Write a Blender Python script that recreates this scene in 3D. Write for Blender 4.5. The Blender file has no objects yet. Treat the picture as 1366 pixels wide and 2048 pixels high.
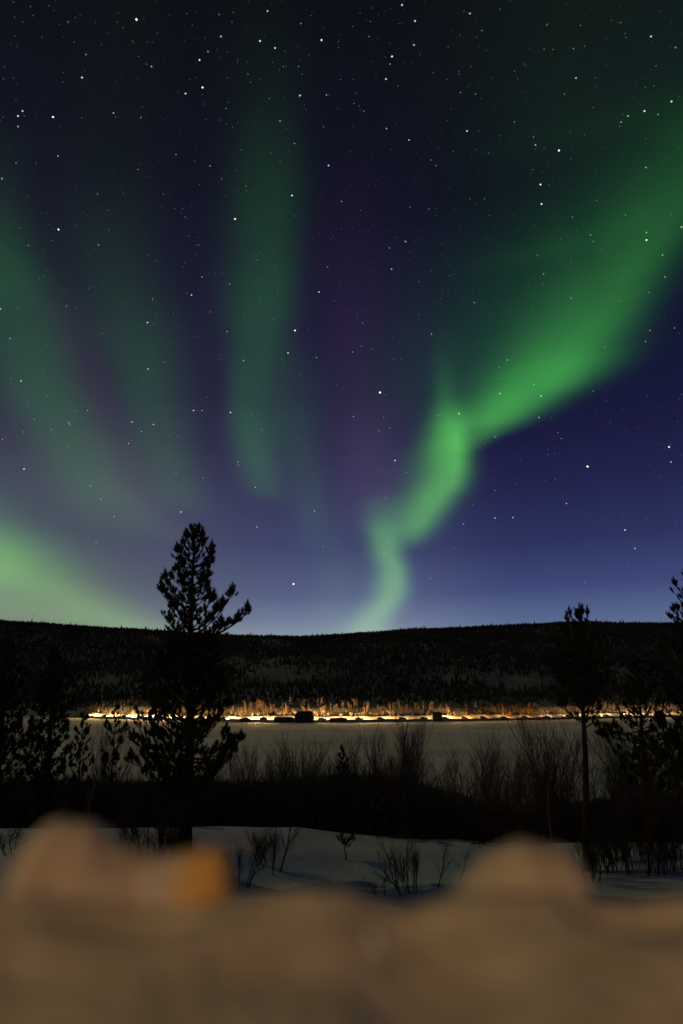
import bpy, math, random
import numpy as np
from mathutils import Vector, Matrix

# ------------------------------------------------------------------ camera, exposure
scn = bpy.context.scene
col = scn.collection
PITCH = math.radians(16.84)
FPX = 1252.0                       # focal length measured in pixels of the photograph (22 mm lens)
cam_d = bpy.data.cameras.new("camera")
cam = bpy.data.objects.new("camera", cam_d); col.objects.link(cam)
cam.location = (0, 0, 0)
cam.rotation_euler = (math.pi / 2 + PITCH, 0, 0)
cam_d.sensor_fit = 'VERTICAL'; cam_d.sensor_height = 36.0; cam_d.sensor_width = 24.0
cam_d.lens = FPX / 2048 * 36
cam_d.clip_start = 0.01; cam_d.clip_end = 40000
cam_d.dof.use_dof = True
cam_d.dof.focus_distance = 400
cam_d.dof.aperture_fstop = 1.3
scn.camera = cam
scn.view_settings.view_transform = 'Standard'
scn.view_settings.look = 'None'
scn.view_settings.exposure = 0.0
scn.view_settings.gamma = 1.0
scn.cycles.max_bounces = 4
scn.cycles.diffuse_bounces = 2
scn.cycles.sample_clamp_indirect = 2.0

def direc(px, py):
    dx = (px - 683) / FPX; dy = (1024 - py) / FPX
    return Vector((dx, math.cos(PITCH) - dy * math.sin(PITCH), math.sin(PITCH) + dy * math.cos(PITCH)))
def at(px, py, Y):
    d = direc(px, py); return d * (Y / d.y)
def azel(px, py):
    d = direc(px, py).normalized()
    return math.atan2(d.x, d.y), math.asin(d.z)
def lin(c):
    return tuple(((v / 255) / 12.92 if v / 255 <= 0.04045 else ((v / 255 + 0.055) / 1.055) ** 2.4) for v in c)

# ------------------------------------------------------------------ world: night sky and aurora
W = bpy.data.worlds.new("World"); scn.world = W; W.use_nodes = True
nt = W.node_tree; nt.nodes.clear()
def N(t, **k):
    n = nt.nodes.new(t)
    for a, b in k.items(): setattr(n, a, b)
    return n
def L(a, b): nt.links.new(a, b)
def M(op, a, b=None, c=None, clamp=False):
    n = N('ShaderNodeMath', operation=op, use_clamp=clamp)
    for i, v in enumerate((a, b, c)):
        if v is None: continue
        if isinstance(v, (int, float)): n.inputs[i].default_value = v
        else: L(v, n.inputs[i])
    return n.outputs[0]
tc = N('ShaderNodeTexCoord')
nrm = N('ShaderNodeVectorMath', operation='NORMALIZE'); L(tc.outputs['Generated'], nrm.inputs[0])
sep = N('ShaderNodeSeparateXYZ'); L(nrm.outputs[0], sep.inputs[0])
EL = M('MULTIPLY', M('ARCSINE', sep.outputs[2]), 2 / math.pi)            # 0 horizon .. 1 zenith
AZ = M('ARCTAN2', sep.outputs[0], sep.outputs[1])
AZU = M('ADD', AZ, 0.5)                                                   # front sector in 0..1
ELC = M('MAXIMUM', EL, 0.0)
comb = N('ShaderNodeCombineXYZ'); L(ELC, comb.inputs[0]); L(ELC, comb.inputs[1]); L(ELC, comb.inputs[2])

def set_curve(c, pts):
    pts = sorted(pts)
    while len(c.points) < len(pts): c.points.new(0.5, 0.5)
    for p, (x, y) in zip(c.points, pts):
        p.location = (x, y); p.handle_type = 'AUTO_CLAMPED'
def ramp(stops, fac):
    r = N('ShaderNodeValToRGB'); r.color_ramp.interpolation = 'EASE' if False else 'LINEAR'
    e = r.color_ramp.elements
    while len(e) < len(stops): e.new(0.5)
    for k, (p, c) in enumerate(stops):
        e[k].position = p; e[k].color = (*lin(c), 1)
    L(fac, r.inputs[0]); return r.outputs[0]
def deg(*st): return [(d / 90, c) for d, c in st]
mid = ramp(deg((0, (150, 158, 165)), (5.2, (140, 152, 164)), (7, (112, 124, 152)), (9.2, (86, 96, 132)), (13.4, (64, 70, 108)), (18, (54, 55, 90)), (22.5, (44, 42, 74)),
               (27, (36, 33, 62)), (35, (29, 26, 52)), (43, (20, 20, 38)), (50, (16, 17, 29)), (57, (13, 15, 21)), (80, (11, 13, 17))), EL)
rgt = ramp(deg((0, (110, 124, 146)), (5.5, (98, 113, 144)), (7.5, (82, 97, 138)), (9.5, (62, 73, 120)), (13.4, (44, 51, 94)), (18, (34, 37, 76)), (22.5, (26, 27, 62)),
               (27, (20, 23, 52)), (35, (15, 19, 40)), (43, (14, 18, 30)), (50, (15, 18, 26)), (57, (14, 15, 20)), (80, (11, 13, 17))), EL)
lft = ramp(deg((0, (120, 124, 120)), (5.5, (112, 118, 118)), (7.5, (100, 106, 112)), (10, (86, 92, 104)), (13.4, (74, 80, 98)), (18, (66, 67, 88)), (22.5, (50, 48, 72)),
               (27, (38, 36, 60)), (35, (27, 26, 46)), (43, (19, 20, 33)), (50, (15, 17, 26)), (57, (12, 15, 19)), (80, (11, 13, 17))), EL)
sl = N('ShaderNodeMapRange', interpolation_type='SMOOTHSTEP'); L(AZ, sl.inputs[0])
sl.inputs[1].default_value = -0.06; sl.inputs[2].default_value = -0.42
bl = N('ShaderNodeMix', data_type='RGBA'); L(sl.outputs[0], bl.inputs['Factor']); L(mid, bl.inputs[6]); L(lft, bl.inputs[7]); mid = bl.outputs[2]
sm = N('ShaderNodeMapRange', interpolation_type='SMOOTHSTEP'); L(AZ, sm.inputs[0])
sm.inputs[1].default_value = 0.02; sm.inputs[2].default_value = 0.30
base = N('ShaderNodeMix', data_type='RGBA'); L(sm.outputs[0], base.inputs['Factor']); L(mid, base.inputs[6]); L(rgt, base.inputs[7])
total = base.outputs[2]

# slow fading rays: noise that varies with azimuth much faster than with height
rv = N('ShaderNodeCombineXYZ'); L(M('MULTIPLY', AZ, 9.0), rv.inputs[0]); L(M('MULTIPLY', EL, 2.2), rv.inputs[1])
rn = N('ShaderNodeTexNoise'); rn.inputs['Scale'].default_value = 1.0; rn.inputs['Detail'].default_value = 2.0
L(rv.outputs[0], rn.inputs['Vector'])
RAY = M('ADD', M('MULTIPLY', rn.outputs[0], 0.7), 0.65)

gcol = N('ShaderNodeValToRGB'); ge = gcol.color_ramp.elements
ge[0].position = 0.06; ge[0].color = (0.42, 0.80, 0.16, 1)
ge[1].position = 0.30; ge[1].color = (0.12, 0.90, 0.11, 1)
x = ge.new(0.17); x.color = (0.22, 0.88, 0.10, 1)
L(EL, gcol.inputs[0])

mn = N('ShaderNodeTexNoise'); mn.inputs['Scale'].default_value = 5.5; mn.inputs['Detail'].default_value = 3.0; L(nrm.outputs[0], mn.inputs['Vector'])
gs = N('ShaderNodeVectorMath', operation='SCALE'); L(gcol.outputs[0], gs.inputs[0])
L(M('ADD', M('MULTIPLY', mn.outputs[0], 1.3), .35), gs.inputs['Scale']); GC = gs.outputs[0]

def ribbon(pts, power=2.0, color=None, ray=False):
    """pts: (px, py, width to the left, width to the right, amplitude) turned into azimuth / elevation curves"""
    global total
    C, WL, WR, A = [], [], [], []
    for px, py, wl, wr, a in pts:
        az, el = azel(px, py); u = el * 2 / math.pi
        k = 1 / (FPX * direc(px, py).y)
        C.append((u, az + 0.5)); WL.append((u, wl * k)); WR.append((u, wr * k)); A.append((u, a))
    rc = N('ShaderNodeRGBCurve'); mp = rc.mapping
    for i, s in enumerate((C, WL, WR)):
        s = sorted(s); set_curve(mp.curves[i], [(0, s[0][1])] + s + [(1, s[-1][1])] if True else s)
    mp.update(); L(comb.outputs[0], rc.inputs['Color'])
    so = N('ShaderNodeSeparateColor'); L(rc.outputs[0], so.inputs[0])
    fc = N('ShaderNodeFloatCurve'); s = sorted(A)
    # the two default end points carry the zeros
    set_curve(fc.mapping.curves[0], [(0, s[0][1] if s[0][0] < .08 else 0)] + s + [(1, 0)])
    fc.mapping.update(); L(ELC, fc.inputs['Value'])
    d = M('SUBTRACT', AZU, so.outputs[0])
    neg = M('LESS_THAN', d, 0.0)
    w = M('ADD', M('MULTIPLY', neg, so.outputs[1]), M('MULTIPLY', M('SUBTRACT', 1.0, neg), so.outputs[2]))
    t = M('DIVIDE', M('ABSOLUTE', d), M('MAXIMUM', w, 0.001))
    g = M('EXPONENT', M('MULTIPLY', M('POWER', t, power), -1.0))
    g = M('MULTIPLY', g, fc.outputs[0])
    if ray: g = M('MULTIPLY', g, RAY)
    vm = N('ShaderNodeVectorMath', operation='SCALE')
    if color is None: L(GC, vm.inputs[0])
    else: vm.inputs[0].default_value = color
    L(g, vm.inputs['Scale'])
    ad = N('ShaderNodeVectorMath', operation='ADD'); L(total, ad.inputs[0]); L(vm.outputs[0], ad.inputs[1])
    total = ad.outputs[0]

# bright S-shaped foot of the curtain
ribbon([(735, 1290, 50, 46, .20), (742, 1250, 42, 38, .26), (765, 1215, 40, 34, .30), (786, 1180, 40, 29, .32), (787, 1145, 34, 27, .33), (776, 1110, 31, 28, .34),
        (768, 1075, 30, 30, .28), (762, 1045, 34, 36, .14), (760, 1010, 34, 40, .05), (758, 960, 34, 40, 0)], 2.2)
# diagonal bright fold
ribbon([(795, 1120, 26, 30, 0), (808, 1095, 30, 34, .06), (822, 1070, 38, 36, .21), (842, 1040, 50, 36, .33), (872, 1000, 58, 36, .38), (898, 960, 58, 32, .43), (908, 915, 56, 27, .44), (907, 870, 44, 25, .38),
        (895, 830, 30, 30, .20), (888, 780, 20, 26, .06), (884, 700, 20, 30, 0.015), (880, 620, 20, 30, 0)], 2.0)
# wide arm reaching to the upper right
ribbon([(925, 925, 20, 20, 0), (932, 895, 40, 30, .10), (960, 862, 70, 60, .18), (1014, 815, 88, 82, .29), (1082, 765, 104, 92, .29), (1145, 700, 120, 80, .21), (1192, 640, 132, 74, .155),
        (1240, 560, 135, 76, .115), (1302, 480, 145, 76, .095), (1370, 400, 200, 100, .085), (1430, 320, 190, 200, .065), (1470, 200, 180, 260, .030), (1490, 60, 180, 260, .006)], 2.1)
# pale veil above the arm and the fold
ribbon([(960, 880, 120, 30, 0), (960, 800, 170, 60, .020), (1000, 700, 200, 120, .024), (1060, 580, 210, 140, .020), (1150, 430, 240, 200, .012), (1220, 260, 240, 200, .006), (1220, 60, 260, 200, .002)], 2.4)
# left hand rays
ribbon([(320, 1120, 110, 90, 0), (240, 1040, 110, 90, .035), (190, 970, 90, 70, .068), (145, 880, 85, 78, .066), (92, 780, 90, 76, .058), (50, 680, 90, 80, .054), (15, 560, 85, 74, .050),
        (-10, 440, 80, 62, .024), (-20, 300, 80, 60, .007), (-20, 150, 80, 60, 0)], 2.3)
ribbon([(380, 1060, 60, 50, 0), (350, 980, 60, 55, .040), (322, 880, 60, 60, .044), (300, 760, 70, 70, .040), (270, 640, 90, 80, .030), (240, 520, 90, 80, .018), (230, 380, 90, 80, .007), (230, 200, 90, 80, .002)], 2.3)
ribbon([(548, 1030, 40, 30, 0), (530, 970, 45, 34, .044), (505, 890, 42, 48, .066), (490, 790, 36, 60, .054), (505, 700, 50, 60, .048), (530, 600, 75, 56, .046), (540, 480, 80, 60, .032),
        (545, 340, 80, 62, .020), (545, 200, 80, 62, .009), (540, 60, 90, 70, .003), (540, -40, 90, 70, .001)], 2.4)
ribbon([(640, 1150, 40, 40, 0), (628, 1060, 38, 40, .026), (610, 960, 42, 40, .030), (590, 850, 50, 50, .030), (580, 760, 50, 60, .018), (570, 640, 50, 60, 0)], 2.2)
ribbon([(690, 1280, 60, 50, .045), (680, 1180, 50, 50, .030), (670, 1100, 45, 50, .010), (670, 1040, 45, 50, 0)], 2.2)
# soft green glow low on the left
ribbon([(300, 1275, 330, 110, .13), (200, 1240, 300, 110, .18), (100, 1190, 240, 105, .22), (20, 1140, 190, 110, .27), (-40, 1070, 150, 110, .20), (-70, 1010, 130, 90, .08), (-80, 930, 120, 80, .02), (-80, 860, 120, 80, 0)], 2.0)
# violet rays
ribbon([(730, 1100, 50, 50, 0), (725, 980, 60, 50, .9), (710, 850, 55, 50, 1.0), (705, 700, 50, 50, .9), (700, 550, 60, 60, .5), (700, 380, 70, 60, .2), (700, 250, 70, 60, 0)], 2.2, (.007, .001, .006), True)
ribbon([(420, 1150, 60, 60, 0), (290, 1020, 60, 50, 1.0), (235, 900, 50, 45, .9), (190, 780, 50, 45, .8), (140, 640, 50, 50, .5), (120, 500, 50, 50, 0)], 2.2, (.012, .003, .010), True)
ribbon([(760, 1100, 90, 40, 0), (780, 1010, 100, 50, .35), (765, 920, 90, 60, .35), (760, 820, 80, 60, .15), (760, 700, 70, 60, 0)], 2.2, (.035, .030, .045))
BG = N('ShaderNodeBackground'); L(total, BG.inputs[0]); BG.inputs[1].default_value = 1.0
OUT = N('ShaderNodeOutputWorld'); L(BG.outputs[0], OUT.inputs[0])
W.cycles.sampling_method = 'MANUAL'; W.cycles.sample_map_resolution = 512

# ------------------------------------------------------------------ moon (the sun lamp) and the house lamp behind the photographer
sd = bpy.data.lights.new("moon", 'SUN'); sd.energy = 0.25; sd.angle = math.radians(0.6); sd.color = (1.0, .84, .42)
so_ = bpy.data.objects.new("moon", sd); col.objects.link(so_)
so_.rotation_euler = Vector((.80, -.20, -.55)).to_track_quat('-Z', 'Y').to_euler()
ld = bpy.data.lights.new("house_lamp", 'POINT'); ld.energy = 2300; ld.color = (1.0, .53, .17); ld.shadow_soft_size = .12
lo = bpy.data.objects.new("house_lamp", ld); col.objects.link(lo); lo.location = (-3.5, -16.0, 3.25)

# ------------------------------------------------------------------ helpers
R = random.Random(7)
def tag(o, label=None, cat=None, group=None, kind=None):
    if label: o['label'] = label
    if cat: o['category'] = cat
    if group: o['group'] = group
    if kind: o['kind'] = kind
    return o
def empty(name, loc, rz=0):
    o = bpy.data.objects.new(name, None); col.objects.link(o); o.empty_display_size = .2
    o.location = loc; o.rotation_euler = (0, 0, rz); return o
class MB:
    def __init__(s): s.v = []; s.f = []
    def tube(s, pts, rad, n=4):
        k0 = len(s.v); m = len(pts)
        for i, p in enumerate(pts):
            d = (pts[min(i + 1, m - 1)] - pts[max(i - 1, 0)])
            if d.length < 1e-9: d = Vector((0, 0, 1))
            d.normalize(); a = d.orthogonal().normalized(); b = d.cross(a)
            for j in range(n):
                t = 2 * math.pi * j / n
                s.v.append(p + (a * math.cos(t) + b * math.sin(t)) * rad[i])
        for i in range(m - 1):
            for j in range(n):
                q = (j + 1) % n
                s.f.append((k0 + i * n + j, k0 + i * n + q, k0 + (i + 1) * n + q, k0 + (i + 1) * n + j))
        s.f.append(tuple(range(k0 + n - 1, k0 - 1, -1))); s.f.append(tuple(range(k0 + (m - 1) * n, k0 + m * n)))
    def tri(s, a, b, c):
        k = len(s.v); s.v += [a, b, c]; s.f.append((k, k + 1, k + 2))
    def box(s, x0, x1, y0, y1, z0, z1):
        k = len(s.v)
        s.v += [Vector(p) for p in ((x0, y0, z0), (x1, y0, z0), (x1, y1, z0), (x0, y1, z0), (x0, y0, z1), (x1, y0, z1), (x1, y1, z1), (x0, y1, z1))]
        for q in ((3, 2, 1, 0), (4, 5, 6, 7), (0, 1, 5, 4), (1, 2, 6, 5), (2, 3, 7, 6), (3, 0, 4, 7)): s.f.append(tuple(k + i for i in q))
    def prism(s, pts, axis, a, b):
        """extrude a closed outline; axis 'x': outline in (y,z); 'y': outline in (x,z)"""
        k = len(s.v); n = len(pts)
        for t in (a, b):
            for p, q in pts: s.v.append(Vector((t, p, q)) if axis == 'x' else Vector((p, t, q)))
        s.f.append(tuple(range(k, k + n))); s.f.append(tuple(range(k + 2 * n - 1, k + n - 1, -1)))
        for i in range(n):
            j = (i + 1) % n; s.f.append((k + i, k + n + i, k + n + j, k + j))
    def blob(s, c, r, sq=(1, 1, 1), n=6, m=4, jit=0.12, rnd=None):
        rnd = rnd or R; k = len(s.v)
        s.v.append(c + Vector((0, 0, -r * sq[2])))
        for i in range(1, m):
            th = math.pi * i / m
            for j in range(n):
                ph = 2 * math.pi * (j + .5 * (i % 2)) / n; q = r * (1 + rnd.uniform(-jit, jit))
                s.v.append(c + Vector((q * sq[0] * math.sin(th) * math.cos(ph), q * sq[1] * math.sin(th) * math.sin(ph), -q * sq[2] * math.cos(th))))
        s.v.append(c + Vector((0, 0, r * sq[2]))); e = len(s.v) - 1
        for j in range(n):
            q = (j + 1) % n
            s.f.append((k, k + 1 + q, k + 1 + j)); s.f.append((e, e - n + j, e - n + q))
            for i in range(m - 2):
                a = k + 1 + i * n
                s.f.append((a + j, a + q, a + n + q, a + n + j))
    def mesh(s, name, mat, smooth=False):
        me = bpy.data.meshes.new(name); me.from_pydata([tuple(p) for p in s.v], [], s.f)
        me.materials.append(mat)
        if smooth: me.polygons.foreach_set('use_smooth', [True] * len(me.polygons))
        me.update(); return me
    def build(s, name, mat, parent=None, smooth=False):
        o = bpy.data.objects.new(name, s.mesh(name, mat, smooth)); col.objects.link(o); o.parent = parent; return o
def np_mesh(name, V, F, mat, smooth=False):
    """V (n,3), F (m,k) numpy"""
    me = bpy.data.meshes.new(name); n, k = F.shape
    me.vertices.add(len(V)); me.vertices.foreach_set('co', V.astype(np.float32).ravel())
    me.loops.add(n * k); me.loops.foreach_set('vertex_index', F.astype(np.int32).ravel())
    me.polygons.add(n); me.polygons.foreach_set('loop_start', np.arange(0, n * k, k, dtype=np.int32))
    me.polygons.foreach_set('loop_total', np.full(n, k, dtype=np.int32))
    if smooth: me.polygons.foreach_set('use_smooth', np.ones(n, dtype=bool))
    me.materials.append(mat); me.update(calc_edges=True); me.validate()
    o = bpy.data.objects.new(name, me); col.objects.link(o); return o
def grid_mesh(name, xs, ys, zf, mat):
    X, Y = np.meshgrid(xs, ys); Z = zf(X, Y)
    V = np.stack([X, Y, Z], -1).reshape(-1, 3); nx, ny = len(xs), len(ys)
    i = (np.arange(ny - 1)[:, None] * nx + np.arange(nx - 1)[None]).ravel()
    F = np.stack([i, i + 1, i + nx + 1, i + nx], -1)
    return np_mesh(name, V, F, mat, True)
_rs = np.random.RandomState(3); _lat = _rs.rand(256, 256)
def vnoise(x, y, s):
    x = np.asarray(x) / s + 57.3; y = np.asarray(y) / s + 91.7
    xi = np.floor(x).astype(int); yi = np.floor(y).astype(int); fx = x - xi; fy = y - yi
    fx = fx * fx * (3 - 2 * fx); fy = fy * fy * (3 - 2 * fy)
    g = lambda a, b: _lat[a % 256, b % 256]
    return (g(xi, yi) * (1 - fx) + g(xi + 1, yi) * fx) * (1 - fy) + (g(xi, yi + 1) * (1 - fx) + g(xi + 1, yi + 1) * fx) * fy - .5
def fbm(x, y, s, o=3):
    return sum(vnoise(x + 31 * k, y + 17 * k, s / 2 ** k) / 2 ** k for k in range(o))
def sstep(a, b, x):
    t = np.clip((x - a) / (b - a), 0, 1); return t * t * (3 - 2 * t)

def material(name, c, rough=.9, c2=None, scale=4.0, bump=0.0, bscale=20.0, spec=.2, sss=0, metal=0):
    m = bpy.data.materials.new(name); m.use_nodes = True; t = m.node_tree; b = t.nodes['Principled BSDF']
    b.inputs['Base Color'].default_value = (*c, 1); b.inputs['Roughness'].default_value = rough
    b.inputs['Specular IOR Level'].default_value = spec; b.inputs['Metallic'].default_value = metal
    if sss:
        b.inputs['Subsurface Weight'].default_value = sss; b.inputs['Subsurface Radius'].default_value = (.02, .012, .008)
    co = t.nodes.new('ShaderNodeTexCoord')
    if c2:
        no = t.nodes.new('ShaderNodeTexNoise'); no.inputs['Scale'].default_value = scale; no.inputs['Detail'].default_value = 4
        t.links.new(co.outputs['Object'], no.inputs['Vector'])
        rp = t.nodes.new('ShaderNodeValToRGB'); e = rp.color_ramp.elements
        e[0].position = .35; e[0].color = (*c, 1); e[1].position = .65; e[1].color = (*c2, 1)
        t.links.new(no.outputs[0], rp.inputs[0]); t.links.new(rp.outputs[0], b.inputs['Base Color'])
    if bump:
        n2 = t.nodes.new('ShaderNodeTexNoise'); n2.inputs['Scale'].default_value = bscale; n2.inputs['Detail'].default_value = 5
        t.links.new(co.outputs['Object'], n2.inputs['Vector'])
        bp = t.nodes.new('ShaderNodeBump'); bp.inputs['Strength'].default_value = bump; bp.inputs['Distance'].default_value = 1 / bscale
        t.links.new(n2.outputs[0], bp.inputs['Height']); t.links.new(bp.outputs[0], b.inputs['Normal'])
    return m
def emitter(name, c, s):
    m = bpy.data.materials.new(name); m.use_nodes = True; t = m.node_tree; t.nodes.clear()
    e = t.nodes.new('ShaderNodeEmission'); e.inputs[0].default_value = (*c, 1); e.inputs[1].default_value = s
    o = t.nodes.new('ShaderNodeOutputMaterial'); t.links.new(e.outputs[0], o.inputs[0]); return m
SNOW = material('snow', (.50, .57, .54), .85, (.43, .50, .48), 1.2, .25, 9)
ICE = material('lake_snow', (.68, .70, .55), .9, (.48, .50, .40), .04, .2, .8)
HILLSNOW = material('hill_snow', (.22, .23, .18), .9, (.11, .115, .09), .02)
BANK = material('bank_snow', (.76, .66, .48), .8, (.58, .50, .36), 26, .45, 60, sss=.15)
NEEDLE = material('pine_needles', (.010, .016, .008), .9, (.020, .028, .013), 3, spec=.05)
BARK = material('pine_bark', (.010, .008, .006), .9, (.020, .014, .009), 14, .5, 40)
TWIG = material('dark_twigs', (.016, .012, .010), .9, (.030, .023, .018), 3)
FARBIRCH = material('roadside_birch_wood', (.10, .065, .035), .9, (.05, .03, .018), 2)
BRUSH = material('grey_brush_twigs', (.050, .045, .036), .9, (.085, .075, .060), 3)
BIRCH = material('birch_bark', (.30, .28, .25), .8, (.10, .09, .08), 9)
FOREST = material('forest', (.014, .017, .012), .9, (.045, .045, .034), .02)
ROADM = material('road_surface', (.10, .10, .10), .8, (.30, .30, .30), .3)

# ------------------------------------------------------------------ the setting
LAKE = -10.0
# shore distance seen at several picture columns, as a smooth bay
_sx, _sy = [], []
for px, py in ((-250, 1428), (0, 1431.5), (150, 1435), (300, 1439), (460, 1443.5), (600, 1445), (700, 1444.5), (900, 1442.5), (1100, 1439), (1240, 1436), (1366, 1434), (1600, 1431)):
    d = direc(px, py); Y = LAKE / (d.z / d.y); _sx.append(d.x / d.y * Y); _sy.append(Y)
_sx = [-4000] + _sx + [4000]; _sy = [_sy[0] + 900] + _sy + [_sy[-1] + 900]
def shore(x): return np.interp(x, _sx, _sy)
# ridge line: slope z/y against x/y
_rr, _rs2 = [], []
for px, py in ((-200, 1238), (0, 1247), (100, 1253), (200, 1260), (300, 1267), (400, 1274), (520, 1279.5), (600, 1280.5), (683, 1276), (760, 1271), (850, 1266), (950, 1262), (1050, 1258), (1140, 1253), (1250, 1253), (1366, 1251), (1560, 1246)):
    d = direc(px, py); _rr.append(d.x / d.y); _rs2.append(d.z / d.y)
RY = 900.0
def hill_z(X, Y):
    sh = shore(X) + 9.0
    t = np.clip((Y - sh) / (RY - sh), 0, 3)
    top = np.interp(X / np.maximum(Y, 1), _rr, _rs2) * RY
    prof = np.where(t < 1, .10 * t + .90 * sstep(-.12, 1.0, t) - .90 * sstep(-.12, 1.0, 0 * t), 1.0)
    p0 = .90 * sstep(-.12, 1.0, 0.0)
    prof = prof / (1 - p0)
    prof = np.where(t < 1, prof, 1.0 - .12 * (t - 1))
    z = LAKE + 2.7 + (top - LAKE - 2.7) * prof
    z = z + fbm(X, Y, 90, 3) * 7 * sstep(0, .25, t) * (1 - sstep(.75, 1.0, t) * .8)
    z = z + 3.2 * sstep(sh, sh + 16, Y) * (1 - .8 * sstep(sh + 16, sh + 90, Y))
    bank = sstep(sh - 4.0, sh - .5, Y)             # ploughed bank just behind the road
    low = LAKE + .9
    return np.where(Y < sh, low + bank * 1.9 + bank * fbm(X, Y, 6, 2) * 1.3, z)
def near_z(X, Y):
    crest = 14.2 + 1.2 * np.sin(X * .35 + .6) + fbm(X, X * 0, 3.0, 2) * .8
    # rim height follows the skyline of the snow in the photograph
    u = X / np.maximum(crest, 1)
    rim = np.interp(u, [-.6, -.35, -.07, .02, .10, .18, .25, .34, .6], [-.183, -.183, -.181, -.192, -.199, -.199, -.207, -.204, -.206]) * crest
    low = -3.0 + fbm(X, Y, 4.0, 3) * .30 + fbm(X, Y, .9, 2) * .06
    a = sstep(crest - 2.1, crest - .1, Y)
    z = low * (1 - a) + (rim + fbm(X, Y, 1.4, 2) * .04) * a
    b = np.clip((Y - crest) / 16, 0, 1)
    z = z - sstep(0, 1, b) * (8.6 + rim) * (Y > crest)
    z = z - np.clip((Y - 30) / 30, 0, 1) * 1.7
    z = z + fbm(X, Y, 9, 2) * .5 * np.clip((Y - 18) / 8, 0, 1)
    return z
struct = lambda o: tag(o, kind='structure')
xs = np.concatenate([np.linspace(-90, -14, 60)[:-1], np.linspace(-14, 14, 190), np.linspace(14, 90, 60)[1:]])
ys = np.concatenate([np.linspace(-14, 5, 20)[:-1], np.linspace(5, 19, 120)[:-1], np.linspace(19, 78, 90)])
struct(grid_mesh('ground', xs, ys, near_z, SNOW))
g2 = MB(); g2.box(-6000, 6000, -6000, 6000, LAKE - 3, LAKE - .4); struct(g2.build('terrain', SNOW))
# frozen lake: from under the slope to the far shore
lx = np.linspace(-3000, 3000, 241)
V = []
for xx in lx: V += [(xx, 50, LAKE), (xx, float(shore(xx)) + 5, LAKE)]
V = np.array(V); i = np.arange(0, 480, 2)
struct(np_mesh('frozen_lake', V, np.stack([i, i + 2, i + 3, i + 1], -1), ICE))
# hillside
hx = np.concatenate([np.linspace(-2600, -620, 40)[:-1], np.linspace(-620, 620, 311), np.linspace(620, 2600, 40)[1:]])
T = np.concatenate([np.linspace(0, .05, 30)[:-1], np.linspace(.05, 1.1, 90)[:-1], np.linspace(1.1, 2.2, 12)])
HX = np.repeat(hx[None], len(T), 0)
SH = shore(HX) + 5.0
# rows follow the shore line so the bank stays crisp
HY = SH + (np.maximum(RY, SH + 300) - SH) * T[:, None]
HZ = hill_z(HX, HY)
V = np.stack([HX, HY, HZ], -1).reshape(-1, 3); nx = len(hx)
i = (np.arange(len(T) - 1)[:, None] * nx + np.arange(nx - 1)[None]).ravel()
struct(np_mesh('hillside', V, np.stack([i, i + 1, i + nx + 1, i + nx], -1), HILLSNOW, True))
# road: a raised ribbon 5 m deep along the shore
V = []; F = []
rx = np.linspace(-620, 620, 249)
for xx in rx:
    s0 = float(shore(xx))
    hw = .22 * math.sin(xx * .31) * math.sin(xx * .083)
    V += [(xx, s0 - 1.6, LAKE + .02), (xx, s0 - .3, LAKE + 1.25 + hw), (xx, s0 + .5, LAKE + .86), (xx, s0 + 5.4, LAKE + .90)]
for k in range(len(rx) - 1):
    a = 4 * k
    F += [(a, a + 4, a + 5, a + 1), (a + 1, a + 5, a + 6, a + 2), (a + 2, a + 6, a + 7, a + 3)]
struct(np_mesh('road', np.array(V), np.array(F), ROADM))

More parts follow.
